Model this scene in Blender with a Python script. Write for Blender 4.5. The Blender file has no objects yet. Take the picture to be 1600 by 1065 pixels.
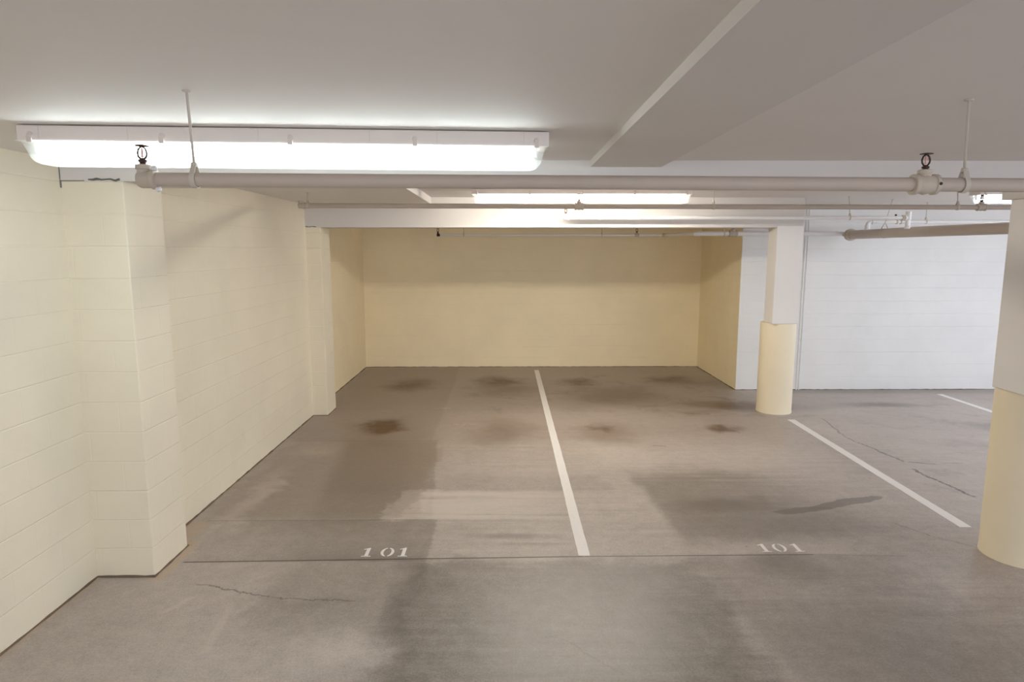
import bpy, bmesh, math, random
from mathutils import Vector, Matrix
random.seed(7)
S = bpy.context.scene
COL = S.collection
PI = math.pi

# ------------------------------------------------------------------ camera
cam_d = bpy.data.cameras.new('camera')
cam_d.sensor_width = 36.0
cam_d.lens = 1009.0 / 1600.0 * 36.0
cam_d.clip_start = 0.02
cam = bpy.data.objects.new('camera', cam_d)
COL.objects.link(cam)
cam.location = (0, 0, 2.2)
cam.rotation_euler = (math.radians(90 - 8.011), 0, math.radians(-0.5623))
S.camera = cam

# ------------------------------------------------------------------ world: daylight at the open sides
W = bpy.data.worlds.new('daylight')
S.world = W
W.use_nodes = True
bg = W.node_tree.nodes['Background']
bg.inputs[0].default_value = (0.86, 0.90, 1.0, 1)
bg.inputs[1].default_value = 2.2

S.view_settings.view_transform = 'Standard'
S.view_settings.look = 'None'
S.view_settings.exposure = 0.26
S.view_settings.gamma = 1.0
S.view_settings.use_curve_mapping = False
S.cycles.max_bounces = 10
S.cycles.diffuse_bounces = 6
S.cycles.transparent_max_bounces = 16
S.cycles.sample_clamp_indirect = 6.0
S.cycles.use_adaptive_sampling = True
S.cycles.adaptive_threshold = 0.02

TUBE = (27.0, 104.0, 26.0)           # emission of the fluorescent tubes: near, rear, bay fixture
# added fill lamps past the frame, standing for unseen fixtures in the right bays
def area(name, loc, sx, sy, power, col, rot=(0, 0, 0)):
    l = bpy.data.lights.new(name, 'AREA')
    l.shape = 'RECTANGLE'; l.size = sx; l.size_y = sy
    l.energy = power; l.color = col
    o = bpy.data.objects.new(name, l)
    COL.objects.link(o); o.location = loc; o.rotation_euler = rot
    return o
area('bay_fill_lamp', (6.6, 3.0, 2.62), 2.4, 0.15, 24, (0.80, 0.89, 1.0))
area('bay_fill_lamp', (7.4, 7.0, 2.74), 2.4, 0.15, 20, (0.78, 0.88, 1.0))

# ------------------------------------------------------------------ node helpers
class X:
    """a node socket with arithmetic"""
    def __init__(s, t, v): s.t = t; s.v = v
    def _m(s, op, *a):
        n = s.t.nodes.new('ShaderNodeMath'); n.operation = op
        for i, q in enumerate((s,) + a):
            q = q.v if isinstance(q, X) else q
            if isinstance(q, (int, float)): n.inputs[i].default_value = q
            else: s.t.links.new(q, n.inputs[i])
        return X(s.t, n.outputs[0])
    def __add__(s, o): return s._m('ADD', o)
    __radd__ = __add__
    def __sub__(s, o): return s._m('SUBTRACT', o)
    def __rsub__(s, o): return (s * -1.0) + o
    def __mul__(s, o): return s._m('MULTIPLY', o)
    __rmul__ = __mul__
    def __truediv__(s, o): return s._m('DIVIDE', o)
    def max(s, o): return s._m('MAXIMUM', o)
    def min(s, o): return s._m('MINIMUM', o)
    def abs(s): return s._m('ABSOLUTE')
    def sqrt(s): return s._m('SQRT')
    def inv(s): return 1.0 - s
    def ss(s, a, b, lo=0.0, hi=1.0):
        """smoothstep from a to b; a > b falls instead of rising"""
        n = s.t.nodes.new('ShaderNodeMapRange'); n.interpolation_type = 'SMOOTHSTEP'
        if a > b: a, b, lo, hi = b, a, hi, lo
        s.t.links.new(s.v, n.inputs[0])
        for i, q in enumerate((a, b, lo, hi)): n.inputs[i + 1].default_value = q
        return X(s.t, n.outputs[0])

def mat(name, rgb=(0.8, 0.8, 0.8), rough=0.6, metal=0.0, spec=0.5):
    m = bpy.data.materials.new(name); m.use_nodes = True
    p = m.node_tree.nodes['Principled BSDF']
    p.inputs['Base Color'].default_value = (*rgb, 1)
    p.inputs['Roughness'].default_value = rough
    p.inputs['Metallic'].default_value = metal
    p.inputs['Specular IOR Level'].default_value = spec
    return m, m.node_tree, p

def lin(r, g, b):
    f = lambda c: (c / 255 / 12.92) if c / 255 <= 0.04045 else ((c / 255 + 0.055) / 1.055) ** 2.4
    return (f(r), f(g), f(b))

def pos(t):
    g = t.nodes.new('ShaderNodeNewGeometry')
    s = t.nodes.new('ShaderNodeSeparateXYZ'); t.links.new(g.outputs['Position'], s.inputs[0])
    n = t.nodes.new('ShaderNodeSeparateXYZ'); t.links.new(g.outputs['Normal'], n.inputs[0])
    return [X(t, o) for o in s.outputs], [X(t, o) for o in n.outputs]

def comb(t, x, y, z=0.0):
    c = t.nodes.new('ShaderNodeCombineXYZ')
    for i, q in enumerate((x, y, z)):
        if isinstance(q, X): t.links.new(q.v, c.inputs[i])
        else: c.inputs[i].default_value = q
    return X(t, c.outputs[0])

def noise(t, vec, scale, detail=3.0, rough=0.5, out=0):
    n = t.nodes.new('ShaderNodeTexNoise')
    n.inputs['Scale'].default_value = scale
    n.inputs['Detail'].default_value = detail
    n.inputs['Roughness'].default_value = rough
    t.links.new(vec.v, n.inputs['Vector'])
    return X(t, n.outputs[out])

def mixc(t, fac, a, b):
    n = t.nodes.new('ShaderNodeMix'); n.data_type = 'RGBA'
    ins = [s for s in n.inputs if s.enabled]
    for s, q in zip((n.inputs[0], n.inputs[6], n.inputs[7]), (fac, a, b)):
        if isinstance(q, X): t.links.new(q.v, s)
        elif isinstance(q, (int, float)): s.default_value = q
        else: s.default_value = (*q, 1)
    return X(t, n.outputs[2])

def bump(t, p, h, strength, dist):
    b = t.nodes.new('ShaderNodeBump')
    b.inputs['Strength'].default_value = strength; b.inputs['Distance'].default_value = dist
    t.links.new(h.v, b.inputs['Height']); t.links.new(b.outputs[0], p.inputs['Normal'])

def block_paint(name, rgb, _=None):
    """painted concrete block: courses 0.202 m high, shallow filled joints"""
    m, t, p = mat(name, rgb, 0.55, spec=0.35)
    (x, y, z), (nx, ny, nz) = pos(t)
    side = nx.abs().ss(0.4, 0.6)
    u = x * side.inv() + y * side + side * 0.1
    course = (z / 0.202)
    row = course._m('FLOOR'); fz = course - row
    jh = ((fz - 0.5).abs() * 0.202).ss(0.0955, 0.1002)              # bed joints
    ux = (u + 40.0) / 0.405 + row._m('MODULO', 2.0) * 0.5
    jv = ((ux._m('FRACT') - 0.5).abs() * 0.405).ss(0.197, 0.2018)   # head joints, filled flusher
    fac = jh.max(jv * 0.25)
    p3 = comb(t, x, y, z)
    big = noise(t, p3, 1.3, 4, 0.6)
    fine = noise(t, p3, 90, 3, 0.6)
    tone = mixc(t, big.ss(0.3, 0.7), tuple(c * 0.965 for c in rgb), tuple(min(1, c * 1.02) for c in rgb))
    tone = mixc(t, fac * 0.55, tone, tuple(min(0.95, c * 1.10) for c in rgb))
    # scuffs low on the wall
    sc = noise(t, comb(t, x * 3.0, y * 3.0, z * 1.4), 1.7, 6, 0.7).ss(0.62, 0.78) * z.ss(1.1, 0.2) * 0.16
    tone = mixc(t, sc, tone, tuple(c * 0.55 for c in rgb))
    t.links.new(tone.v, p.inputs['Base Color'])
    bump(t, p, fac * -1.0 + fine * 0.18 + noise(t, p3, 14, 3) * 0.12, 0.5, 0.006)
    return m

def plain_paint(name, rgb, rough=0.6, amp=0.03, grain=60, b=0.15):
    m, t, p = mat(name, rgb, rough, spec=0.35)
    g = t.nodes.new('ShaderNodeNewGeometry'); v = X(t, g.outputs['Position'])
    big = noise(t, v, 1.1, 4, 0.6)
    tone = mixc(t, big.ss(0.3, 0.7), tuple(c * (1 - amp) for c in rgb), tuple(min(1, c * (1 + amp)) for c in rgb))
    t.links.new(tone.v, p.inputs['Base Color'])
    bump(t, p, noise(t, v, grain, 4, 0.6), b, 0.004)
    return m

M = {}
M['cream_block'] = block_paint('cream_block_paint', (0.82, 0.755, 0.605))
M['alcove_block'] = block_paint('lit_cream_block_paint', (0.92, 0.80, 0.55))  # the cream block paint, made brighter and yellower in place of alcove light
M['white_block'] = block_paint('white_block_paint', (0.80, 0.80, 0.79))
M['ceiling'] = plain_paint('ceiling_paint', (0.77, 0.735, 0.71), 0.7, 0.015, 45, 0.12)
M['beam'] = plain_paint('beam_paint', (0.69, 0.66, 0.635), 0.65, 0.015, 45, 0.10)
M['shaft'] = plain_paint('column_white_paint', (0.84, 0.82, 0.80), 0.6, 0.02, 40, 0.10)
M['base'] = plain_paint('column_cream_paint', (0.90, 0.80, 0.60), 0.5, 0.03, 30, 0.2)
M['pipe'] = plain_paint('pipe_paint', (0.51, 0.44, 0.38), 0.5, 0.03, 30, 0.05)
M['pipe_white'] = plain_paint('white_pipe_paint', (0.80, 0.79, 0.785), 0.45, 0.02, 30, 0.05)
M['fitting'] = plain_paint('fitting_paint', (0.54, 0.475, 0.395), 0.5, 0.06, 60, 0.25)
M['hanger'] = plain_paint('hanger_paint', (0.56, 0.51, 0.44), 0.5, 0.05, 60, 0.1)
M['bronze'] = mat('bronze_metal', (0.055, 0.028, 0.02), 0.4, 0.7)[0]
M['bulb'] = mat('bulb_glass', (0.75, 0.42, 0.36), 0.1)[0]
M['hole'] = mat('black_plug', (0.02, 0.018, 0.016), 0.6)[0]
M['housing'] = plain_paint('housing_enamel', (0.80, 0.74, 0.70), 0.4, 0.01, 20, 0.0)
M['clip'] = mat('clip_plastic', (0.70, 0.64, 0.60), 0.35)[0]
M['caulk'] = plain_paint('dirty_caulk', (0.15, 0.11, 0.075), 0.8, 0.3, 25, 0.4)
M['crack'] = plain_paint('grey_mortar', (0.17, 0.16, 0.15), 0.9, 0.4, 60, 0.6)

def tube_mat(strength, col=(1.0, 0.985, 0.95)):
    m = bpy.data.materials.new('fluorescent_glow'); m.use_nodes = True
    t = m.node_tree; t.nodes.clear()
    o = t.nodes.new('ShaderNodeOutputMaterial'); e = t.nodes.new('ShaderNodeEmission')
    e.inputs[0].default_value = (*col, 1); e.inputs[1].default_value = strength
    t.links.new(e.outputs[0], o.inputs[0])
    return m
TUBES = [tube_mat(q, c) for q, c in zip(TUBE, ((0.90, 0.985, 1.0), (1.0, 0.915, 0.79), (0.86, 0.92, 1.0)))]

def lens_mat():
    """ribbed translucent acrylic diffuser"""
    m = bpy.data.materials.new('acrylic_diffuser'); m.use_nodes = True
    t = m.node_tree; t.nodes.clear()
    o = t.nodes.new('ShaderNodeOutputMaterial')
    tr = t.nodes.new('ShaderNodeBsdfTransparent'); tr.inputs[0].default_value = (0.97, 0.985, 0.98, 1)
    tl = t.nodes.new('ShaderNodeBsdfTranslucent'); tl.inputs[0].default_value = (0.86, 0.90, 0.90, 1)
    df = t.nodes.new('ShaderNodeBsdfDiffuse'); df.inputs[0].default_value = (0.80, 0.83, 0.82, 1)
    gl = t.nodes.new('ShaderNodeBsdfGlossy'); gl.inputs['Roughness'].default_value = 0.15
    a = t.nodes.new('ShaderNodeMixShader'); a.inputs[0].default_value = 0.4
    t.links.new(tl.outputs[0], a.inputs[1]); t.links.new(df.outputs[0], a.inputs[2])
    b = t.nodes.new('ShaderNodeMixShader'); b.inputs[0].default_value = 0.14
    t.links.new(tr.outputs[0], b.inputs[1]); t.links.new(a.outputs[0], b.inputs[2])
    c = t.nodes.new('ShaderNodeMixShader'); c.inputs[0].default_value = 0.05
    t.links.new(b.outputs[0], c.inputs[1]); t.links.new(gl.outputs[0], c.inputs[2])
    t.links.new(c.outputs[0], o.inputs[0])
    return m
M['lens'] = lens_mat()

def floor_mat():
    m, t, p = mat('worn_concrete', (0.4, 0.35, 0.3), 0.55, spec=0.5)
    (x, y, z), _ = pos(t)
    P = comb(t, x, y)
    # ragged edges for every stain
    w1 = noise(t, P, 2.2, 5, 0.6); w2 = noise(t, comb(t, x + 31.0, y + 17.0), 2.2, 5, 0.6)
    st = noise(t, comb(t, x * 0.9, y * 14.0), 1.0, 5, 0.65)         # sweeping marks across the stalls
    st2 = noise(t, comb(t, x * 0.5 + 9.0, y * 5.0), 1.0, 4, 0.6)
    wx = x + (w1 - 0.5) * 0.55 + (st - 0.5) * 0.12
    wy = y + (w2 - 0.5) * 0.55
    sx = x + (w1 - 0.5) * 0.07 + (st - 0.5) * 0.05                   # nearly straight edges
    sy = y + (w2 - 0.5) * 0.10
    def blob(cx, cy, rx, ry, a=1.0, b=0.0, ux=wx, uy=wy):
        dx = (ux - cx) * (1 / rx); dy = (uy - cy) * (1 / ry)
        return (dx * dx + dy * dy).sqrt().ss(a, b)
    def box(x0, x1, y0, y1, s=0.1, ux=sx, uy=sy, r=None):
        r = s if r is None else r
        return ux.ss(x0 - s, x0 + s) * ux.ss(x1 + r, x1 - r) * uy.ss(y0 - s, y0 + s) * uy.ss(y1 + s, y1 - s)
    jag = noise(t, P, 6.0, 7, 0.75); jag2 = noise(t, comb(t, x + 13.0, y - 7.0), 6.0, 7, 0.75)
    def seg(x0, y0, x1, y1, w, amp=0.10):
        ux = x + (jag - 0.5) * amp; uy = y + (jag2 - 0.5) * amp
        L = math.hypot(x1 - x0, y1 - y0); dx, dy = (x1 - x0) / L, (y1 - y0) / L
        a = (ux - x0) * dx + (uy - y0) * dy
        d = ((ux - x0) * -dy + (uy - y0) * dx).abs()
        return d.ss(w, w * 0.3) * a.ss(-0.02, 0.02) * a.ss(L + 0.02, L - 0.02)

    grain = noise(t, P, 85, 4, 0.75)
    brushed = x.ss(-0.95, -0.45, 0.08, 1.0) * y.ss(9.5, 6.5, 0.3, 1.0) * noise(t, comb(t, x + 3.0, y * 1.6), 0.9, 4, 0.6).ss(0.40, 0.62, 0.1, 1.0)
    mid = noise(t, P, 9, 5, 0.65)
    cloud = noise(t, P, 0.8, 5, 0.6)
    v = (cloud - 0.5) * 0.34 + (mid - 0.5) * 0.32 + (noise(t, P, 30, 4, 0.7) - 0.5) * 0.22 + (st - 0.5) * brushed * 0.36 + (st2 - 0.5) * brushed * 0.12 + (grain - 0.5) * 0.6 + 1.0
    # lighter fields
    for q, k in (
        (box(-0.62, 1.3, 4.5, 7.2, 0.12), 0.02),
        (box(-0.82, 0.2, 5.10, 5.70, 0.05, sx + (mid - 0.5) * 0.3 - (y - 5.4) * 0.2, sy + (st - 0.5) * 0.12, 0.75) * st.ss(0.30, 0.55, 0.35, 1.0), 0.34),
        (box(-1.0, -0.72, 5.075, 5.75, 0.035, sx + (mid - 0.5) * 0.35 - (y - 5.4) * 0.22, sy + (mid - 0.5) * 0.25, 0.1), 0.26),
                (blob(-2.25, 5.6, 0.16, 1.1), 0.30),
        (blob(-2.1, 6.9, 0.35, 0.35), 0.18),
        (box(1.0, 3.6, 6.3, 7.6, 0.2, wx, wy), 0.05),
        (box(0.0, 2.6, 7.9, 8.8, 0.25, wx, wy), 0.06),
        (box(-0.7, 1.4, 2.4, 4.35, 0.12, wx, wy), -0.25),
        (blob(-0.95, 3.3, 0.3, 0.3), 0.12),
        (box(4.0, 9.0, 5.0, 9.6, 0.5, wx, wy), 0.08),
        (blob(3.9, 7.3, 0.3, 1.2), 0.10),
        (blob(3.0, 4.0, 0.5, 0.25), 0.10),
        (seg(-1.72, 3.80, -1.66, 3.3, 0.03), 0.07),
        (seg(-2.1, 3.7, -2.0, 3.9, 0.03), 0.10),
    ):
        v = v + q * k
    # darker, dirtier fields, and one painted reflection
    for q, k in (
        (box(-1.75, -0.72, 5.08, 7.28, 0.10, sx + (y - 6.4) * 0.09, sy, 0.02) * y.ss(5.3, 5.9, 0.55, 1.0), 0.19),
        (box(-2.35, -0.9, 5.0, 7.3, 0.35, wx, sy), 0.14),
        (box(-2.3, -0.565, 4.36, 5.08, 0.015, sx, sy, 0.015) * x.ss(-2.3, -1.2, 0.4, 1.0), 0.20),
        (box(-2.6, -0.86, 7.3, 12.0, 0.08, sx, sy, 0.03), 0.13),
        (box(-1.6, -0.56, 3.5, 4.42, 0.15, wx, sy, 0.03), 0.15),
        (box(-0.78, -0.5, 2.6, 3.6, 0.14, wx, wy), 0.08),
        (box(-0.55, 0.95, 5.70, 6.1, 0.08, wx, sy), 0.10),
        (blob(0.05, 4.76, 0.55, 0.09, ux=x, uy=y + (st - 0.5) * 0.12), 0.26),
        (blob(0.2, 4.62, 0.5, 0.06, ux=x, uy=y + (st - 0.5) * 0.12), 0.16),
        (box(-0.6, 3.7, 8.7, 10.9, 0.5, wx, wy), 0.13),
        (blob(1.6, 9.7, 1.0, 0.8), 0.28),
        (blob(0.1, 10.0, 0.8, 0.7), 0.16),
        (blob(3.1, 9.0, 0.9, 0.4), 0.32),
        (blob(2.9, 10.6, 0.8, 0.4), 0.28),
        ((sx + (y - 5.4) * 0.08 - (y - 5.6).max(0.0) * (w1 - 0.5) * 1.5).ss(1.24, 1.36) * wx.ss(3.3, 2.2) * wy.ss(4.5, 4.85) * (y + (w2 - 0.5) * 0.8 + (st - 0.5) * 0.9).ss(6.5, 5.85), 0.25),
        (blob(1.95, 5.35, 0.8, 0.28, ux=x + (st - 0.5) * 0.5), 0.26),
        (blob(2.4, 4.95, 1.3, 0.35), 0.14),
        (blob(1.95, 4.28, 0.38, 0.30), 0.22),
        (box(1.43, 2.75, 2.0, 4.42, 0.05, x + (w1 - 0.5) * 0.30 + (mid - 0.5) * 0.22 - (4.0 - y) * 0.08, sy, 0.4), 0.16),
        (blob(2.3, 3.3, 0.9, 0.9), 0.10),
        (blob(2.98, 3.35, 0.28, 0.5), 0.10),  # reflection of the near column, painted dark into the floor
        (blob(0.75, 2.6, 0.5, 0.25), 0.10),
        (blob(5.4, 9.0, 0.9, 0.22), 0.34),
        (blob(6.2, 7.9, 0.7, 0.35), 0.30),
        (blob(5.4, 7.1, 0.9, 0.25), 0.14),
        (box(4.0, 9.0, 9.75, 10.1, 0.12), 0.16),
        (blob(3.0, 5.42, 0.42, 0.085, 1.0, 0.86, x + (w1 - 0.5) * 0.3, y - (x - 3.0) * 0.38 + (w2 - 0.5) * 0.22), 0.34),
        (blob(2.52, 5.24, 0.30, 0.065, 1.0, 0.84, x + (w1 - 0.5) * 0.25, y - (x - 2.52) * 0.16 + (w2 - 0.5) * 0.2), 0.34),
        (blob(1.0, 3.0, 0.45, 0.10), 0.12),
        (blob(-1.3, 3.83, 0.5, 0.10), 0.12),
    ):
        v = v * (1.0 - q * (k * 0.86))
    grime = noise(t, comb(t, x * 1.3 + 5.0, y * 1.8 + (w1 - 0.5) * 1.5), 1.5, 7, 0.68)
    v = v * (1.0 - grime.ss(0.50, 0.66) * box(-0.7, 3.9, 8.5, 11.4, 0.5, wx, wy) * 0.22)
    v = v * (1.0 - grime.ss(0.52, 0.70) * box(3.6, 9.0, 5.0, 9.6, 0.6, wx, wy) * 0.14)
    dry = lin(172, 163, 156)
    col = mixc(t, v.ss(0.45, 1.45), tuple(c * 0.36 for c in lin(165, 152, 141)), tuple(c * 1.42 for c in dry))
    # rust coloured brown tyre stains
    rust = None
    for cx, cy, rx, ry, k in ((-1.54, 10.45, 0.50, 0.62, 0.75), (-0.12, 10.70, 0.46, 0.55, 1.0), (0.05, 10.1, 0.5, 0.6, 0.35), (1.24, 10.66, 0.34, 0.40, 0.8),
                              (2.80, 10.85, 0.45, 0.40, 0.7), (-1.52, 7.88, 0.36, 0.52, 1.0), (-1.50, 7.7, 0.55, 0.8, 0.35), (-0.04, 7.7, 0.50, 0.7, 0.42),
                              (1.22, 7.78, 0.24, 0.28, 0.7), (1.25, 7.6, 0.5, 0.6, 0.35), (2.68, 7.80, 0.24, 0.22, 0.7), (1.7, 9.6, 0.9, 0.8, 0.3),
                              (3.3, 8.95, 0.7, 0.3, 0.5), (2.6, 8.6, 0.6, 0.2, 0.25)):
        q = blob(cx, cy, rx * 1.25, ry * 1.25, 1.0, 0.0, x + (w1 - 0.5) * 0.7, y + (w2 - 0.5) * 0.7) * (k * 1.3)
        rust = q if rust is None else rust.max(q)
    rust = (rust * mid.ss(0.1, 0.65, 0.65, 1.0)).min(1.0)
    soot = box(-2.6, 3.4, 7.2, 12.2, 0.5, wx, wy).max(box(-2.5, -0.72, 5.1, 8.0, 0.15, wx, sy, 0.04))      # brown tyre and exhaust film in the stalls
    col = mixc(t, soot * cloud.ss(0.3, 0.65, 0.18, 0.34), col, lin(126, 101, 78))
    col = mixc(t, rust * 0.95, col, lin(84, 56, 25))
    # ochre margin of old overspray along the first wall
    edge = (box(-2.80, -2.715, 0.0, 4.15, 0.02, x + (w1 - 0.5) * 0.05 + 0.03, y) * 0.4).max(box(-2.42, -2.315, 4.10, 4.70, 0.02, x + (w1 - 0.5) * 0.06, y + (w2 - 0.5) * 0.05) * 0.42)
    edge = edge.max(box(-2.60, -2.42, 4.62, 5.05, 0.03, x + (w1 - 0.5) * 0.1, y) * 0.4)
    col = mixc(t, edge, col, lin(190, 160, 124))
    # white paint scuffs
    wh = seg(-0.75, 8.02, -0.35, 8.02, 0.03, 0.3) * mid.ss(0.45, 0.6) * 0.5
    wh = wh.max(seg(-1.0, 8.85, -0.75, 8.85, 0.025, 0.3) * mid.ss(0.45, 0.6) * 0.5)
    col = mixc(t, wh, col, (0.6, 0.56, 0.52))
    # saw cut and hairline cracks
    cut = None
    for x0, y0, x1, y1, w, a, k in ((-2.30, 4.357, 0.563, 4.416, 0.012, 0.0, 0.9), (0.563, 4.416, 2.25, 4.43, 0.010, 0.0, 0.8), (2.25, 4.43, 2.9, 4.40, 0.006, 0.02, 0.4),
                                    (-2.45, 5.07, -0.6, 5.075, 0.010, 0.01, 0.3), (-2.5, 7.30, -0.8, 7.29, 0.012, 0.01, 0.3), (-2.5, 8.85, 1.3, 8.72, 0.008, 0.01, 0.22),
                                    (-2.06, 4.06, -1.52, 3.87, 0.010, 0.16, 0.6), (-1.52, 3.87, -0.95, 3.83, 0.010, 0.16, 0.5),
                                    (0.28, 3.44, 0.43, 3.31, 0.006, 0.10, 0.32), (0.43, 3.31, 0.62, 3.08, 0.006, 0.10, 0.32), (0.18, 3.44, 0.3, 3.44, 0.015, 0.2, 0.25),
                                    (4.18, 8.25, 4.04, 7.4, 0.016, 0.16, 0.5), (4.04, 7.4, 4.18, 6.5, 0.018, 0.16, 0.6), (4.12, 6.28, 4.22, 5.5, 0.020, 0.16, 0.75),
                                    (4.22, 6.48, 4.48, 6.42, 0.018, 0.1, 0.65), (4.55, 6.45, 4.75, 6.44, 0.014, 0.1, 0.4), (3.15, 4.98, 3.35, 4.66, 0.008, 0.12, 0.4), (3.35, 4.7, 3.5, 4.55, 0.008, 0.1, 0.4),
                                    (-0.16, 9.55, 0.35, 9.35, 0.03, 0.5, 0.35), (2.4, 8.55, 2.75, 8.5, 0.03, 0.4, 0.35), (1.66, 7.1, 1.8, 7.05, 0.02, 0.1, 0.4),
                                    (0.58, 4.38, 0.93, 3.04, 0.007, 0.01, 0.13), (0.63, 4.38, 1.0, 3.04, 0.007, 0.01, 0.13), (0.55, 4.38, 0.85, 3.04, 0.005, 0.01, 0.08),
                                    (3.5, 4.35, 3.85, 4.1, 0.02, 0.06, 0.5)):
        q = seg(x0, y0, x1, y1, w, a) * k
        cut = q if cut is None else cut.max(q)
    speck = noise(t, P, 22.0, 2, 0.5).ss(0.765, 0.785) * 0.4
    spot = blob(1.42, 10.43, 0.05, 0.035, 1.0, 0.6, x, y) * 0.9
    col = mixc(t, cut.max(speck).max(spot), col, lin(62, 52, 46))
    t.links.new(col.v, p.inputs['Base Color'])
    rgh = (v.ss(0.4, 1.4) * 0.12 + mid * 0.14) + 0.30
    t.links.new(rgh.v, p.inputs['Roughness'])
    bump(t, p, grain * 0.5 + st * 0.5, 0.14, 0.006)
    return m
M['floor'] = floor_mat()

def stripe_mat():
    m, t, p = mat('worn_white_line_paint', (0.8, 0.78, 0.76), 0.55)
    (x, y, z), _ = pos(t)
    n = noise(t, comb(t, x * 30.0, y * 6.0), 1.0, 5, 0.7)
    g = noise(t, comb(t, x, y), 60, 4, 0.7)
    f = (n.ss(0.55, 0.75) * 0.35 + g.ss(0.55, 0.8) * 0.30)
    col = mixc(t, f, (0.80, 0.77, 0.75), (0.50, 0.45, 0.41))
    t.links.new(col.v, p.inputs['Base Color'])
    return m
M['line'] = stripe_mat()

# ------------------------------------------------------------------ mesh helpers
def obj(name, bm, m, parent=None, smooth=False, kind=None):
    me = bpy.data.meshes.new(name)
    bmesh.ops.remove_doubles(bm, verts=bm.verts, dist=1e-6)
    bmesh.ops.recalc_face_normals(bm, faces=bm.faces)
    bm.to_mesh(me); bm.free()
    if smooth:
        for f in me.polygons: f.use_smooth = True
        me.set_sharp_from_angle(angle=math.radians(38))
    me.materials.append(m)
    o = bpy.data.objects.new(name, me); COL.objects.link(o)
    if parent is not None:
        o.parent = parent
        if parent.parent is None: o.matrix_parent_inverse = Matrix.Translation(-parent.location)
    if kind: o['kind'] = kind
    return o

def thing(name, label, cat, loc, group=None):
    o = bpy.data.objects.new(name, None); COL.objects.link(o)
    o.empty_display_size = 0.1
    o.location = loc
    o['label'] = label; o['category'] = cat
    if group: o['group'] = group
    return o

def add_box(bm, x0, x1, y0, y1, z0, z1, bev=0.0):
    v = [bm.verts.new((x, y, z)) for z in (z0, z1) for y in (y0, y1) for x in (x0, x1)]
    fs = [bm.faces.new([v[i] for i in q]) for q in ((0, 2, 3, 1), (4, 5, 7, 6), (0, 1, 5, 4), (2, 6, 7, 3), (0, 4, 6, 2), (1, 3, 7, 5))]
    if bev:
        es = {e for f in fs for e in f.edges}
        bmesh.ops.bevel(bm, geom=list(es), offset=bev, segments=2, affect='EDGES', profile=0.5)

def box(*a, **k):
    bm = bmesh.new(); add_box(bm, *a, **k); return bm

def frame(d):
    d = Vector(d).normalized()
    a = Vector((0, 0, 1)) if abs(d.z) < 0.9 else Vector((1, 0, 0))
    u = d.cross(a).normalized(); return d, u, d.cross(u)

def add_lathe(bm, base, axis, prof, n=24):
    """profile [(distance along axis, radius)]"""
    d, u, w = frame(axis); base = Vector(base); rings = []
    for s, r in prof:
        c = base + d * s
        rings.append([bm.verts.new(c + (u * math.cos(2 * PI * k / n) + w * math.sin(2 * PI * k / n)) * r) for k in range(n)])
    for a, b in zip(rings, rings[1:]):
        for k in range(n): bm.faces.new((a[k], a[(k + 1) % n], b[(k + 1) % n], b[k]))
    bm.faces.new(rings[0][::-1]); bm.faces.new(rings[-1])

def add_rod(bm, a, b, r, n=20):
    a = Vector(a); b = Vector(b)
    add_lathe(bm, a, b - a, [(0, r), ((b - a).length, r)], n)

def add_path(bm, pts, r, n=16):
    """a round tube along points"""
    pts = [Vector(p) for p in pts]; rings = []
    ref = None
    for i, p in enumerate(pts):
        d = (pts[min(i + 1, len(pts) - 1)] - pts[max(i - 1, 0)]).normalized()
        if ref is None: _, ref, _ = frame(d)
        u = (ref - d * ref.dot(d)).normalized(); w = d.cross(u); ref = u
        rr = r[i] if isinstance(r, (list, tuple)) else r
        rings.append([bm.verts.new(p + (u * math.cos(2 * PI * k / n) + w * math.sin(2 * PI * k / n)) * rr) for k in range(n)])
    for a, b in zip(rings, rings[1:]):
        for k in range(n): bm.faces.new((a[k], a[(k + 1) % n], b[(k + 1) % n], b[k]))
    bm.faces.new(rings[0][::-1]); bm.faces.new(rings[-1])

def elbow(c, d_in, d_out, R, n=8):
    """points of a quarter bend: enters along d_in, leaves along d_out, corner at c"""
    c = Vector(c); a = Vector(d_in); b = Vector(d_out)
    o = c - a * R + b * R
    return [o - b * R * math.cos(k / n * PI / 2) + a * R * math.sin(k / n * PI / 2) for k in range(n + 1)]

def prism(pts, z0, z1):
    """plan polygon extruded upward"""
    bm = bmesh.new()
    a = [bm.verts.new((x, y, z0)) for x, y in pts]; b = [bm.verts.new((x, y, z1)) for x, y in pts]
    n = len(pts)
    bm.faces.new(a[::-1]); bm.faces.new(b)
    for k in range(n): bm.faces.new((a[k], a[(k + 1) % n], b[(k + 1) % n], b[k]))
    return bm

# ------------------------------------------------------------------ the setting
ZC, ZB, ZR = 2.755, 2.625, 2.87        # front ceiling, underside of the front beam, rear ceiling
XL, XM, XP = -2.777, -2.585, -2.39      # first wall, second wall, faces of the pilasters
XR = 12.0
bm = bmesh.new()
add_box(bm, -3.05, XR, -5.2, 12.3, -0.15, 0.0)
obj('floor', bm, M['floor'], kind='structure')

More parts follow.
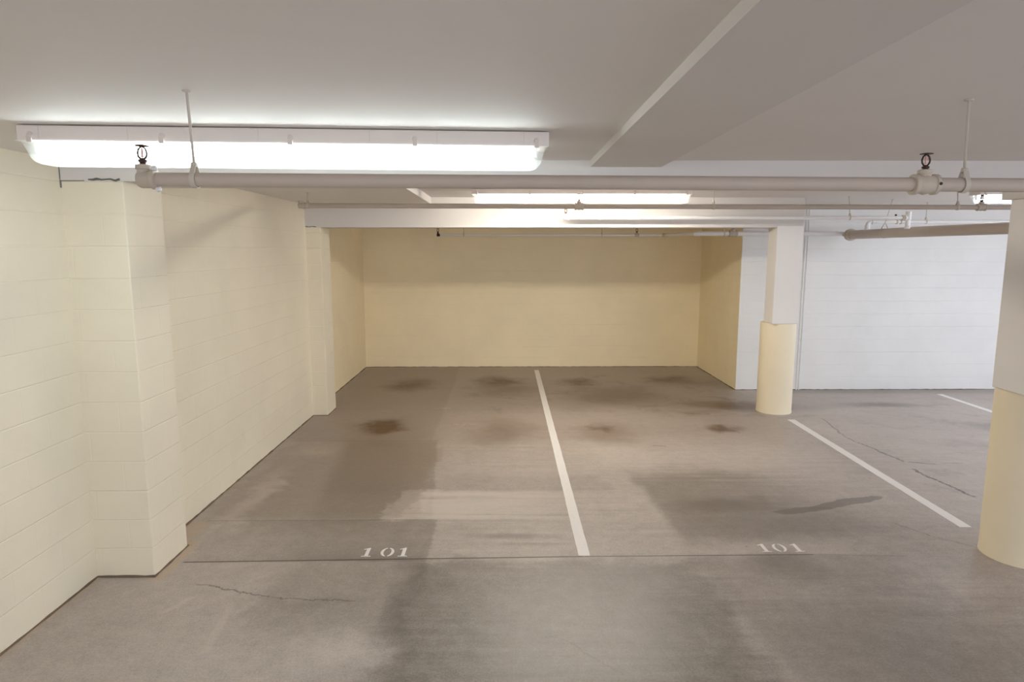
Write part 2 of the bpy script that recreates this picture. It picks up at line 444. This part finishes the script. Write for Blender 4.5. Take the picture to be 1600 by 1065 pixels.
bm = bmesh.new()
add_box(bm, -3.05, XR, -5.2, 4.30, ZC, 3.1)
add_box(bm, -3.05, XR, 4.30, 12.3, ZR, 3.1)
add_box(bm, -3.05, -0.955, 4.60, 8.50, 2.785, ZR)          # lowered strip beside the wall
obj('ceiling', bm, M['ceiling'], kind='structure')
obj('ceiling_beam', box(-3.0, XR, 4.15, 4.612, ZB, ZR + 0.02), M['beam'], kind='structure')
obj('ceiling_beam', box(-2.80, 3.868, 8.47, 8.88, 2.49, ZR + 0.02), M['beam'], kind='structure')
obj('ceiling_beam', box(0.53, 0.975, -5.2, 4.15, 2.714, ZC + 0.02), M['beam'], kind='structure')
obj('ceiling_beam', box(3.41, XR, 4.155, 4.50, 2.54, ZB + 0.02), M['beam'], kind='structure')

obj('wall_left', prism([(-3.05, -5.2), (XL, -5.2), (XL, 4.25), (XM, 4.25), (XM, 8.6), (-2.645, 8.6), (-2.645, 8.888), (-3.05, 8.888)], 0, ZR + 0.05), M['cream_block'], kind='structure')
obj('wall_pilaster', box(XL - 0.05, XP, 4.155, 4.61, 0, ZB + 0.004, bev=0.006), M['cream_block'], kind='structure')
obj('wall_pilaster', box(XM - 0.1, XP, 8.478, 8.898, 0, 2.512, bev=0.006), M['cream_block'], kind='structure')
obj('wall_alcove_left', box(-3.05, -2.645, 8.888, 12.3, 0, ZR + 0.05), M['alcove_block'], kind='structure')
obj('wall_back', box(-2.645, 3.9, 12.09, 12.3, 0, ZR + 0.05), M['alcove_block'], kind='structure')
obj('wall_alcove_right', box(3.645, 3.9, 10.031, 12.15, 0, ZR + 0.05), M['alcove_block'], kind='structure')
obj('wall_right', box(3.648, XR, 10.02, 10.3, 0, ZR + 0.05), M['white_block'], kind='structure')
bm = bmesh.new()
add_box(bm, 4.608, 4.622, 10.005, 10.03, 0, ZR); add_box(bm, 4.650, 4.660, 10.005, 10.03, 0, ZR)
obj('trim_1', bm, M['white_block'], kind='structure')     # pair of raised joint beads on the white wall

def bead(name, pts, w=0.011, m=None):
    """a dirty, uneven bead of sealant along the foot of a wall"""
    bm = bmesh.new(); P = []
    for (x0, y0), (x1, y1) in zip(pts, pts[1:]):
        L = math.hypot(x1 - x0, y1 - y0); n = max(2, int(L / 0.06))
        for k in range(n): P.append((x0 + (x1 - x0) * k / n, y0 + (y1 - y0) * k / n, 0.001))
    P.append((*pts[-1], 0.001))
    add_path(bm, P, [w * random.uniform(0.55, 1.25) for _ in P], 6)
    obj(name, bm, m or M['caulk'], kind='structure')
bead('baseboard_left', [(XL, 1.5), (XL, 4.15), (XP, 4.15), (XP, 4.615), (XM, 4.615), (XM, 8.475), (XP, 8.475), (XP, 8.90), (-2.645, 8.90), (-2.645, 12.09)], 0.011)
bead('baseboard_back', [(-2.645, 12.09), (3.645, 12.09)], 0.010)
bead('baseboard_right', [(3.645, 12.09), (3.645, 10.02), (XR, 10.02)], 0.010)

# rough mortar left where the first pilaster meets the beam, and the open joint beside it
bm = bmesh.new()
P = [(-2.60 + 0.028 * k, 4.150 + random.uniform(-0.003, 0.004), ZB + 0.008 + random.uniform(-0.006, 0.008)) for k in range(8)]
add_path(bm, P, [random.uniform(0.003, 0.009) for _ in P], 6)
P = [(-2.775 + 0.03 * k, 4.150, ZB + 0.003) for k in range(6)]
add_path(bm, P, [0.003] * 6, 6)
P = [(-2.395, 4.155 + 0.045 * k, ZB + 0.003) for k in range(11)]
add_path(bm, P, [random.uniform(0.003, 0.006) for _ in P], 6)
P = [(-2.775, 4.152, ZB - 0.04 + 0.017 * k) for k in range(10)]
add_path(bm, P, [random.uniform(0.003, 0.007) for _ in P], 6)
obj('trim_2', bm, M['crack'], kind='structure')
bm = bmesh.new()
P = [(XM + 0.005 + 0.02 * k, 8.472, 2.498 + random.uniform(-0.003, 0.003)) for k in range(8)]
add_path(bm, P, [random.uniform(0.003, 0.007) for _ in P], 6)
obj('trim_3', bm, M['crack'], kind='structure')

# ------------------------------------------------------------------ columns
def column(label, sx0, sx1, sy0, sy1, cx, cy, r, top, zb=1.232):
    t = thing('column', label, 'column', (cx, cy, 0))
    bm = box(sx0, sx1, sy0, sy1, zb, top, bev=0.008)
    obj('shaft', bm, M['shaft'], t)
    bm = bmesh.new(); n = 64; rings = []
    prof = [(0.0, 1.012), (0.012, 1.010), (0.03, 1.002), (0.08, 1.0), (0.4, 1.0), (0.8, 1.0), (zb - 0.02, 1.0), (zb - 0.006, 0.995), (zb, 0.98)]
    for z, s in prof:
        rings.append([bm.verts.new((cx + r * s * math.cos(2 * PI * k / n), cy + r * s * math.sin(2 * PI * k / n), z)) for k in range(n)])
    for a, b in zip(rings, rings[1:]):
        for k in range(n): bm.faces.new((a[k], a[(k + 1) % n], b[(k + 1) % n], b[k]))
    bm.faces.new(rings[0][::-1]); bm.faces.new(rings[-1])
    obj('round_base', bm, M['base'], t, smooth=True)['label'] = 'round cream painted lower half'
    return t
column('square white column on a round cream base at the head of the angled white stripe', 3.522, 3.868, 8.452, 8.74, 3.70, 8.675, 0.228, 2.51)
column('square column on a thick round yellow-cream base, standing nearest and cut by the picture edge', 3.478, 3.86, 4.16, 4.50, 3.735, 4.41, 0.24, ZB + 0.01)

# ------------------------------------------------------------------ floor markings
def stripe(label, x0, x1, y0, y1, skew=0.0):
    bm = bmesh.new(); n = 60; L = []; R = []
    for k in range(n + 1):
        y = y0 + (y1 - y0) * k / n; d = skew * (k / n)
        L.append((x0 + d + random.uniform(-0.0015, 0.0015), y)); R.append((x1 + d + random.uniform(-0.0015, 0.0015), y))
    a = [[bm.verts.new((p[0], p[1], z)) for p in q] for q in (L, R) for z in (0.0003, 0.0018)]
    for k in range(n):
        bm.faces.new((a[1][k], a[3][k], a[3][k + 1], a[1][k + 1])); bm.faces.new((a[0][k], a[1][k], a[1][k + 1], a[0][k + 1]))
        bm.faces.new((a[2][k], a[2][k + 1], a[3][k + 1], a[3][k])); bm.faces.new((a[0][k], a[0][k + 1], a[2][k + 1], a[2][k]))
    for k in (0, n): bm.faces.new((a[0][k], a[1][k], a[3][k], a[2][k]))
    o = obj('parking_stripe', bm, M['line'])
    o['label'] = label; o['category'] = 'parking line'; o['group'] = 'painted white parking stripes'
    return o
stripe('long white painted stripe on the concrete between the two stalls numbered 101', 0.527, 0.611, 4.427, 11.76, 0.0)
stripe('white painted stripe running from the round base of the slim column toward the near one', 3.640, 3.735, 4.885, 8.20, 0.05)
stripe('short visible white stripe on the bluish floor in front of the white block wall', 6.64, 6.73, 5.2, 9.68, 0.0)

def digit(kind, cx, y0, h, flip=False):
    bm = bmesh.new()
    def poly(pts):
        b = [bm.verts.new((cx + x, y0 + y * h, 0.0003)) for x, y in pts]; t = [bm.verts.new((cx + x, y0 + y * h, 0.0018)) for x, y in pts]
        bm.faces.new(t); bm.faces.new(b[::-1]); n = len(pts)
        for k in range(n): bm.faces.new((b[k], b[(k + 1) % n], t[(k + 1) % n], t[k]))
    if kind == '1':
        poly([(-0.013, 0.06), (0.013, 0.06), (0.013, 1.0), (0.002, 1.0), (-0.013, 0.93)])
        poly([(-0.036, 0.0), (0.036, 0.0), (0.034, 0.055), (0.013, 0.07), (-0.013, 0.07), (-0.034, 0.055)])
        poly([(-0.013, 0.93), (-0.013, 0.85), (-0.034, 0.80), (-0.036, 0.85)])
    else:
        for s in (-1, 1):
            n = 14; o = []; i = []
            for k in range(n + 1):
                a = -PI / 2 + 0.16 + (PI - 0.32) * k / n
                o.append((s * 0.049 * math.cos(a) if math.cos(a) > 0.05 else s * 0.004, 0.5 + 0.5 * math.sin(a)))
                i.append((s * 0.026 * math.cos(a) + s * 0.002, 0.5 + 0.44 * math.sin(a)))
            for k in range(n): poly([o[k], o[k + 1], i[k + 1], i[k]])
    return bm
def stall_number(label, xs, y0, h):
    t = thing('stall_number', label, 'stall number', (xs[1], y0, 0.0), 'stencilled stall numbers')
    for c, x in zip('101', xs): obj('digit', digit(c, x, y0, h), M['line'], t)
stall_number('white stencilled 101 on the dark concrete, in the stall beside the cream block wall', (-1.018, -0.872, -0.752), 4.43, 0.135)
stall_number('white stencilled 101 with thin strokes, in the stall with the puddle stain', (1.925, 2.040, 2.170), 4.475, 0.128)

# ------------------------------------------------------------------ sprinkler pipework
def sprinkler(parent, x, y, z, s=1.0, m='bronze'):
    """upright sprinkler head rising from z; a part with its own pieces"""
    bm = bmesh.new()
    add_lathe(bm, (x, y, z - 0.004), (0, 0, 1), [(0, 0.011 * s), (0.012 * s, 0.011 * s), (0.013 * s, 0.015 * s), (0.020 * s, 0.015 * s), (0.021 * s, 0.010 * s), (0.026 * s, 0.009 * s)], 12)
    for sg in (-1, 1):
        pts = [(x + sg * s * q, y, z + s * h) for q, h in ((0.008, 0.020), (0.0155, 0.030), (0.0175, 0.042), (0.013, 0.056), (0.004, 0.064))]
        add_path(bm, pts, 0.0036 * s, 8)
    add_lathe(bm, (x, y, z + 0.061 * s), (0, 0, 1), [(0, 0.005 * s), (0.008 * s, 0.005 * s)], 10)
    h = obj('sprinkler_head', bm, M[m], parent, smooth=True)
    h['label'] = 'dark upright sprinkler head'
    bm = bmesh.new(); n = 24; lo = []; hi = []
    for k in range(n):
        r = (0.026 if k % 2 else 0.021) * s; a = 2 * PI * k / n
        lo.append(bm.verts.new((x + r * math.cos(a), y + r * math.sin(a), z + 0.066 * s))); hi.append(bm.verts.new((x + r * math.cos(a), y + r * math.sin(a), z + 0.069 * s)))
    c = bm.verts.new((x, y, z + 0.0735 * s)); b = bm.verts.new((x, y, z + 0.0655 * s))
    for k in range(n):
        q = (k + 1) % n
        bm.faces.new((lo[k], lo[q], hi[q], hi[k])); bm.faces.new((hi[k], hi[q], c)); bm.faces.new((lo[q], lo[k], b))
    obj('deflector', bm, M[m], h)
    bm = bmesh.new()
    add_lathe(bm, (x, y, z + 0.024 * s), (0, 0, 1), [(0, 0.002 * s), (0.004 * s, 0.004 * s), (0.03 * s, 0.004 * s), (0.036 * s, 0.002 * s)], 10)
    obj('glass_bulb', bm, M['bulb'], h, smooth=True)
    return h

def tee(parent, x, y, z, r, m, up=True, hole=False, axis=(1, 0, 0)):
    """malleable tee: ribbed collars on the run and an upward boss"""
    bm = bmesh.new(); L = r * 1.75
    a = Vector(axis)
    add_lathe(bm, Vector((x, y, z)) - a * L, axis, [(0, r * 1.28), (r * 0.12, r * 1.42), (r * 0.55, r * 1.42), (r * 0.68, r * 1.27), (r * 1.2, r * 1.25), (L, r * 1.42),
                                 (2 * L - r * 1.2, r * 1.25), (2 * L - r * 0.68, r * 1.27), (2 * L - r * 0.55, r * 1.42), (2 * L - r * 0.12, r * 1.42), (2 * L, r * 1.28)], 28)
    if up: add_lathe(bm, (x, y, z), (0, 0, 1), [(0, r * 0.85), (r * 1.45, r * 0.85), (r * 1.55, r * 0.95), (r * 1.95, r * 0.95), (r * 2.05, r * 0.7)], 20)
    f = obj('tee_fitting', bm, M[m], parent, smooth=True)
    if hole:
        bm = bmesh.new(); add_lathe(bm, (x + r * 1.45, y - r * 1.30, z), (0, -1, 0), [(0, 0.0055), (0.005, 0.0055), (0.006, 0.004)], 12)
        obj('plug', bm, M['hole'], f)
    return f

def hanger(parent, x, y, z, r, ztop, m='hanger', lean=(0, 0), ring=(1, 0, 0)):
    """threaded rod from the ceiling and a swivel ring round the pipe"""
    bm = bmesh.new()
    zr = z + r * 2.1
    add_rod(bm, (x, y, zr), (x + lean[0], y + lean[1], ztop), 0.0048, 10)
    add_lathe(bm, (x + lean[0], y + lean[1], ztop - 0.006), (0, 0, 1), [(0, 0.006), (0.001, 0.014), (0.006, 0.016)], 16)
    add_lathe(bm, (x, y, zr - 0.010), (0, 0, 1), [(0, 0.008), (0.002, 0.011), (0.016, 0.011), (0.018, 0.008)], 6)
    h = obj('hanger', bm, M[m], parent, smooth=True)
    bm = bmesh.new(); n = 28; w = 0.009; R = r + 0.002; rows = []
    d = Vector(ring); u = Vector((-d.y, d.x, 0)) if abs(d.z) < 0.5 else Vector((1, 0, 0)); k3 = Vector((0, 0, 1))
    for k in range(n):
        a = 2 * PI * k / n; c, s = math.cos(a), math.sin(a)
        lift = 1.0 + (max(0.0, s) ** 6) * (r * 1.0 / R)
        rows.append([bm.verts.new(Vector((x, y, z)) + d * q + (u * c + k3 * s * lift) * rr) for q, rr in ((-w, R), (w, R), (w, R + 0.003), (-w, R + 0.003))])
    for k in range(n):
        p, q = rows[k], rows[(k + 1) % n]
        for j in range(4): bm.faces.new((p[j], p[(j + 1) % 4], q[(j + 1) % 4], q[j]))
    obj('swivel_ring', bm, M[m], h, smooth=True)
    return h

def run(parent, pts, r, m, name='pipe_run', n=28):
    bm = bmesh.new(); add_path(bm, pts, r, n)
    return obj(name, bm, M[m], parent, smooth=True)

# near pipe, in front of the first fixture
G = 'sprinkler pipes under the ceiling'
Y1 = 2.40
z1 = lambda x: 2.452 - 0.0055 * (x + 1.28)
t = thing('sprinkler_pipe', 'nearest painted sprinkler pipe, crossing just below the big fluorescent fixture', 'pipe', (-1.28, Y1, 2.45), G)
run(t, [(-1.29, Y1, z1(-1.29)), (1.0, Y1, z1(1.0)), (5.0, Y1, z1(5.0))], 0.025, 'pipe')
bm = bmesh.new()
zz = z1(-1.29)
add_lathe(bm, (-1.325, Y1, zz), (1, 0, 0), [(0, 0.018), (0.004, 0.027), (0.012, 0.031), (0.05, 0.031), (0.054, 0.036), (0.068, 0.036), (0.070, 0.026)], 28)
add_lathe(bm, (-1.303, Y1, zz), (0, 0, 1), [(0, 0.022), (0.034, 0.022), (0.036, 0.026), (0.050, 0.026), (0.053, 0.016)], 22)
e = obj('end_fitting', bm, M['fitting'], t, smooth=True)
for dz, dx in ((0.037, 0.0), (-0.036, 0.01)):
    bm = bmesh.new()
    add_lathe(bm, (-1.268 + dx, Y1 - 0.012, zz + dz), (1, 0, 0), [(0, 0.004), (0.005, 0.009), (0.016, 0.009), (0.021, 0.004)], 12)
    obj('bolt', bm, M['pipe_white'], e, smooth=True)
sprinkler(t, -1.303, Y1, zz + 0.053, 0.95)
tee(t, 1.528, Y1, z1(1.528), 0.0262, 'fitting', hole=True)
sprinkler(t, 1.528, Y1, z1(1.528) + 0.051, 0.85)
hanger(t, -1.120, Y1, z1(-1.12), 0.025, ZC, lean=(0.0, -0.02))
hanger(t, 1.672, Y1, z1(1.672), 0.025, ZC, lean=(0.055, 0.09))

# second pipe, below the rear fixtures
Y2 = 6.80
z2 = lambda x: 2.653 - 0.0018 * (x + 2.08)
t = thing('sprinkler_pipe', 'long painted sprinkler pipe passing under the rear ceiling fixture, ending near the left wall', 'pipe', (-2.08, Y2, 2.65), G)
run(t, [(-2.10, Y2, z2(-2.1)), (2.0, Y2, z2(2.0)), (8.6, Y2, z2(8.6))], 0.0255, 'pipe')
bm = bmesh.new(); zz = z2(-2.1)
add_lathe(bm, (-2.135, Y2, zz), (1, 0, 0), [(0, 0.02), (0.005, 0.030), (0.05, 0.030), (0.053, 0.036), (0.068, 0.036), (0.07, 0.026)], 24)
add_lathe(bm, (-2.112, Y2, zz), (0, 0, 1), [(0, 0.021), (0.034, 0.021), (0.048, 0.025), (0.05, 0.015)], 20)
obj('end_fitting', bm, M['fitting'], t, smooth=True)
hanger(t, -2.035, Y2, z2(-2.03), 0.0255, 2.785)
for x in (0.76, 4.95):
    tee(t, x, Y2, z2(x), 0.0265, 'fitting'); sprinkler(t, x, Y2, z2(x) + 0.052, 1.05)
hanger(t, 2.155, Y2, z2(2.155), 0.0255, ZR, lean=(0.03, 0.1))
hanger(t, 4.70, Y2, z2(4.7), 0.0255, ZR, lean=(0.05, 0.1))

# white branch line in front of the rear beam
Y3, Z3 = 8.25, 2.603
t = thing('sprinkler_pipe', 'slim white branch pipe running along the face of the rear beam', 'pipe', (0.77, Y3, Z3), G)
run(t, [(0.78, Y3, Z3), (3.0, Y3, Z3), (5.036, Y3, Z3)], 0.0235, 'pipe_white')
bm = bmesh.new()
add_lathe(bm, (0.735, Y3, Z3), (1, 0, 0), [(0, 0.02), (0.005, 0.029), (0.05, 0.029), (0.053, 0.035), (0.068, 0.035), (0.07, 0.025)], 24)
add_lathe(bm, (0.757, Y3, Z3), (0, 0, 1), [(0, 0.021), (0.034, 0.021), (0.046, 0.024), (0.048, 0.015)], 20)
obj('end_fitting', bm, M['pipe_white'], t, smooth=True)
sprinkler(t, 0.757, Y3, Z3 + 0.046, 0.95)
bm = bmesh.new(); add_lathe(bm, (5.008, Y3, Z3), (1, 0, 0), [(0, 0.026), (0.004, 0.034), (0.02, 0.034), (0.024, 0.026)], 24)
obj('coupling', bm, M['fitting'], t, smooth=True)
hanger(t, 1.185, Y3, Z3, 0.0235, ZR, m='pipe_white')
hanger(t, 4.345, Y3, Z3, 0.0235, ZR, lean=(0.0, 0.05))
bm = bmesh.new(); add_lathe(bm, (4.93, Y3, Z3 + 0.0225), (0, 0, 1), [(0, 0.012), (0.02, 0.012), (0.022, 0.008)], 10)
obj('outlet_plug', bm, M['hole'], t, smooth=True)

# thick supply main running toward the camera on the right
XMN, ZMN = 5.15, 2.425
t = thing('supply_main', 'thick grey water main running away toward the white block wall', 'pipe', (XMN, 6.0, ZMN))
run(t, [(XMN, 9.76, ZMN), (XMN, 7.5, ZMN), (XMN, 2.0, ZMN - 0.004)], 0.064, 'pipe', n=40)
bm = bmesh.new()
add_lathe(bm, (XMN, 9.665, ZMN), (0, 1, 0), [(0, 0.066), (0.004, 0.084), (0.03, 0.088), (0.06, 0.088), (0.09, 0.084), (0.094, 0.066)], 36)
add_box(bm, XMN - 0.11, XMN - 0.07, 9.69, 9.735, ZMN - 0.02, ZMN + 0.02); add_box(bm, XMN + 0.07, XMN + 0.11, 9.69, 9.735, ZMN - 0.02, ZMN + 0.02)
obj('grooved_coupling', bm, M['fitting'], t, smooth=True)
# riser at the branch
bm = bmesh.new()
add_lathe(bm, (5.09, Y3, ZMN + 0.04), (0, 0, 1), [(0, 0.034), (0.035, 0.034), (0.04, 0.028), (0.11, 0.028), (0.114, 0.036), (0.13, 0.036), (0.215, 0.034), (0.22, 0.028)], 24)
add_lathe(bm, (5.04, Y3, Z3), (1, 0, 0), [(0, 0.026), (0.003, 0.036), (0.02, 0.036), (0.024, 0.030), (0.08, 0.030), (0.083, 0.022)], 24)
obj('riser', bm, M['pipe_white'], t, smooth=True)['label'] = 'short white riser with its tee'
# elbow riser and the line leaving to the right
ya, za = 9.28, 2.598
bm = bmesh.new()
add_path(bm, [(XMN, ya, ZMN + 0.04), (XMN, ya, za - 0.06)] + elbow((XMN, ya, za), (0, 0, 1), (1, 0, 0), 0.055) + [(XMN + 0.12, ya, za)], 0.026, 20)
add_lathe(bm, (XMN, ya, ZMN + 0.045), (0, 0, 1), [(0, 0.036), (0.04, 0.036), (0.045, 0.028)], 20)
add_lathe(bm, (XMN, ya, za - 0.085), (0, 0, 1), [(0, 0.028), (0.003, 0.035), (0.028, 0.035), (0.031, 0.028)], 20)
add_lathe(bm, (XMN + 0.055, ya, za), (1, 0, 0), [(0, 0.028), (0.003, 0.035), (0.028, 0.035), (0.031, 0.028)], 20)
obj('elbow_riser', bm, M['pipe_white'], t, smooth=True)['label'] = 'white elbow rising from the main'
hanger(t, XMN, 8.85, ZMN, 0.064, ZR, lean=(0.02, -0.1), ring=(0, 1, 0))

t = thing('sprinkler_pipe', 'white branch pipe leaving the elbow riser toward the near column, behind the thick main', 'pipe', (XMN + 0.1, ya, za), G)
run(t, [(XMN + 0.123, ya, za), (6.5, ya, za), (9.0, ya, za)], 0.0265, 'pipe_white')
for x, w in ((5.55, 0.018), (5.61, 0.014)):
    bm = bmesh.new(); add_lathe(bm, (x, ya, za), (1, 0, 0), [(0, 0.027), (0.003, 0.034), (w, 0.034), (w + 0.003, 0.027)], 20)
    obj('coupling', bm, M['fitting'], t, smooth=True)
hanger(t, 5.98, ya, za, 0.0265, ZR)

# line along the white wall and into the alcove
Y4, Z4 = 9.86, 2.445
t = thing('sprinkler_pipe', 'white sprinkler pipe along the white wall, bending into the cream alcove where it thins', 'pipe', (XMN, Y4, Z4), G)
pts = [(XMN, 9.763, ZMN + 0.003), (XMN, 9.80, ZMN + 0.005)] + [(XMN - 0.012, 9.845, Z4 - 0.006), (XMN - 0.06, Y4, Z4)] + [(3.4, Y4, Z4), (2.93, Y4, Z4), (2.86, Y4 + 0.04, Z4)]
run(t, pts, 0.034, 'pipe_white')
o = run(t, [(2.87, Y4 + 0.02, Z4), (2.64, 10.80, Z4), ], 0.024, 'pipe_white', 'angled_run')
run(t, [(2.645, 10.80, Z4), (1.0, 10.80, Z4 + 0.002), (-1.11, 10.80, Z4 + 0.004)], 0.0165, 'pipe_white', 'thin_run')
bm = bmesh.new()
add_lathe(bm, (2.59, 10.80, Z4), (1, 0, 0), [(0, 0.02), (0.003, 0.03), (0.1, 0.03), (0.103, 0.02)], 16)
obj('coupling', bm, M['fitting'], t, smooth=True)
tee(t, 3.44, Y4, Z4, 0.036, 'fitting'); sprinkler(t, 3.44, Y4, Z4 + 0.07, 1.0)
tee(t, 2.17, 10.8, Z4, 0.02, 'fitting'); sprinkler(t, 2.17, 10.8, Z4 + 0.038, 1.05)
bm = bmesh.new()
add_lathe(bm, (-1.135, 10.8, Z4), (1, 0, 0), [(0, 0.016), (0.004, 0.022), (0.05, 0.022), (0.054, 0.016)], 16)
add_lathe(bm, (-1.115, 10.8, Z4), (0, 0, 1), [(0, 0.016), (0.036, 0.016), (0.04, 0.012)], 16)
obj('end_fitting', bm, M['bronze'], t, smooth=True)
sprinkler(t, -1.115, 10.8, Z4 + 0.038, 1.0)
hanger(t, 3.30, Y4, Z4, 0.034, ZR)
for x in (-0.69, 1.59): hanger(t, x, 10.8, Z4, 0.0165, ZR)

# ------------------------------------------------------------------ fluorescent fixtures
def fixture(label, loc, L, rz, ztop, glow, h=0.072, lz=0.098):
    """8 ft wraparound: enamel housing, tapered ribbed acrylic lens, two tubes, side clips"""
    t = thing('ceiling_light', label, 'light fixture', loc, 'wide fluorescent ceiling fixtures')
    t.rotation_euler = (0, 0, rz)
    wh, wl, wb = 0.090, 0.098, 0.066     # half widths: housing, lens lip, lens bottom
    z0 = ztop - loc[2]
    def add(name, bm, m, par, smooth=False):
        o = obj(name, bm, m, None, smooth); o.parent = par; return o
    # housing
    hs = add('housing', box(-L / 2, L / 2, -wh, wh, z0 - h, z0 - 0.004, bev=0.006), M['housing'], t)
    for x in (-L * 0.46, -L * 0.30, -L * 0.06, L * 0.15, L * 0.28, L * 0.45):
        add('seam', box(x - 0.0015, x + 0.0015, -wh - 0.0012, -wh + 0.004, z0 - h + 0.006, z0 - 0.008), M['clip'], hs)
    # lens shell
    bm = bmesh.new(); rows = []
    zt, zb = z0 - h + 0.002, z0 - h - lz
    prof = [(0.0, 1.0, 1.0), (0.004, 1.0, 1.0), (0.010, 0.95, 0.985), (0.045, 0.90, 0.978), (0.074, 0.83, 0.970), (0.088, 0.75, 0.962), (lz, 0.60, 0.945)]
    for dz, sy, sx in prof:
        a, b = L / 2 * sx + 0.012 * (sx == 1.0), wl * sy
        ring = []; n = 24; c = min(0.03, b * 0.5) if dz > 0.01 else 0.012
        for cx, cy, a0 in ((a - c, b - c, 0), (-a + c, b - c, PI / 2), (-a + c, -b + c, PI), (a - c, -b + c, 1.5 * PI)):
            for k in range(6):
                q = a0 + k / 5 * PI / 2
                ring.append(bm.verts.new((cx + c * math.cos(q), cy + c * math.sin(q), zt - dz)))
        rows.append(ring)
    for p, q in zip(rows, rows[1:]):
        for k in range(len(p)): bm.faces.new((p[k], p[(k + 1) % len(p)], q[(k + 1) % len(p)], q[k]))
    bm.faces.new(rows[-1])
    add('diffuser', bm, M['lens'], t, True)
    # tubes on their sockets
    for y in (-0.042, 0.042):
        bm = bmesh.new(); add_lathe(bm, (-L / 2 + 0.070, y, zt - 0.027), (1, 0, 0), [(0, 0.017), (0.004, 0.019), (L - 0.144, 0.019), (L - 0.14, 0.017)], 16)
        tb = add('fluorescent_tube', bm, glow, t, True)
        for x in (-L / 2 + 0.058, L / 2 - 0.068):
            add('socket', box(x - 0.006, x + 0.014, y - 0.014, y + 0.014, zt - 0.050, zt - 0.001), M['clip'], tb)
    for k in range(5):
        x = -L / 2 + 0.06 + (L - 0.12) * k / 4
        for s in (-1, 1):
            bm = bmesh.new()
            add_box(bm, x - 0.011, x + 0.011, s * (wl + 0.003) - 0.003, s * (wl + 0.003) + 0.003, zt - 0.010, zt + 0.022, bev=0.002)
            add_lathe(bm, (x, s * (wh - 0.002), zt + 0.024), (0, s, 0), [(0, 0.013), (0.008, 0.013), (0.010, 0.010)], 14)
            add('clip', bm, M['clip'], t)
    return t
fixture('large bright fluorescent fixture with clear-ended lens, nearest, on the ceiling above the cream pilaster', (-0.99, 3.155, 2.67), 2.385, math.atan2(0.15, 2.38), ZC, TUBES[0])
fixture('bright fluorescent fixture on the rear ceiling, seen above the long stripe', (0.845, 7.35, 2.79), 2.44, 0.0, ZR, TUBES[1], 0.062, 0.09)
fixture('fluorescent fixture in the blue-lit bay, its end showing beside the near column', (6.48, 7.35, 2.79), 2.44, 0.0, ZR, TUBES[2], 0.062, 0.09)
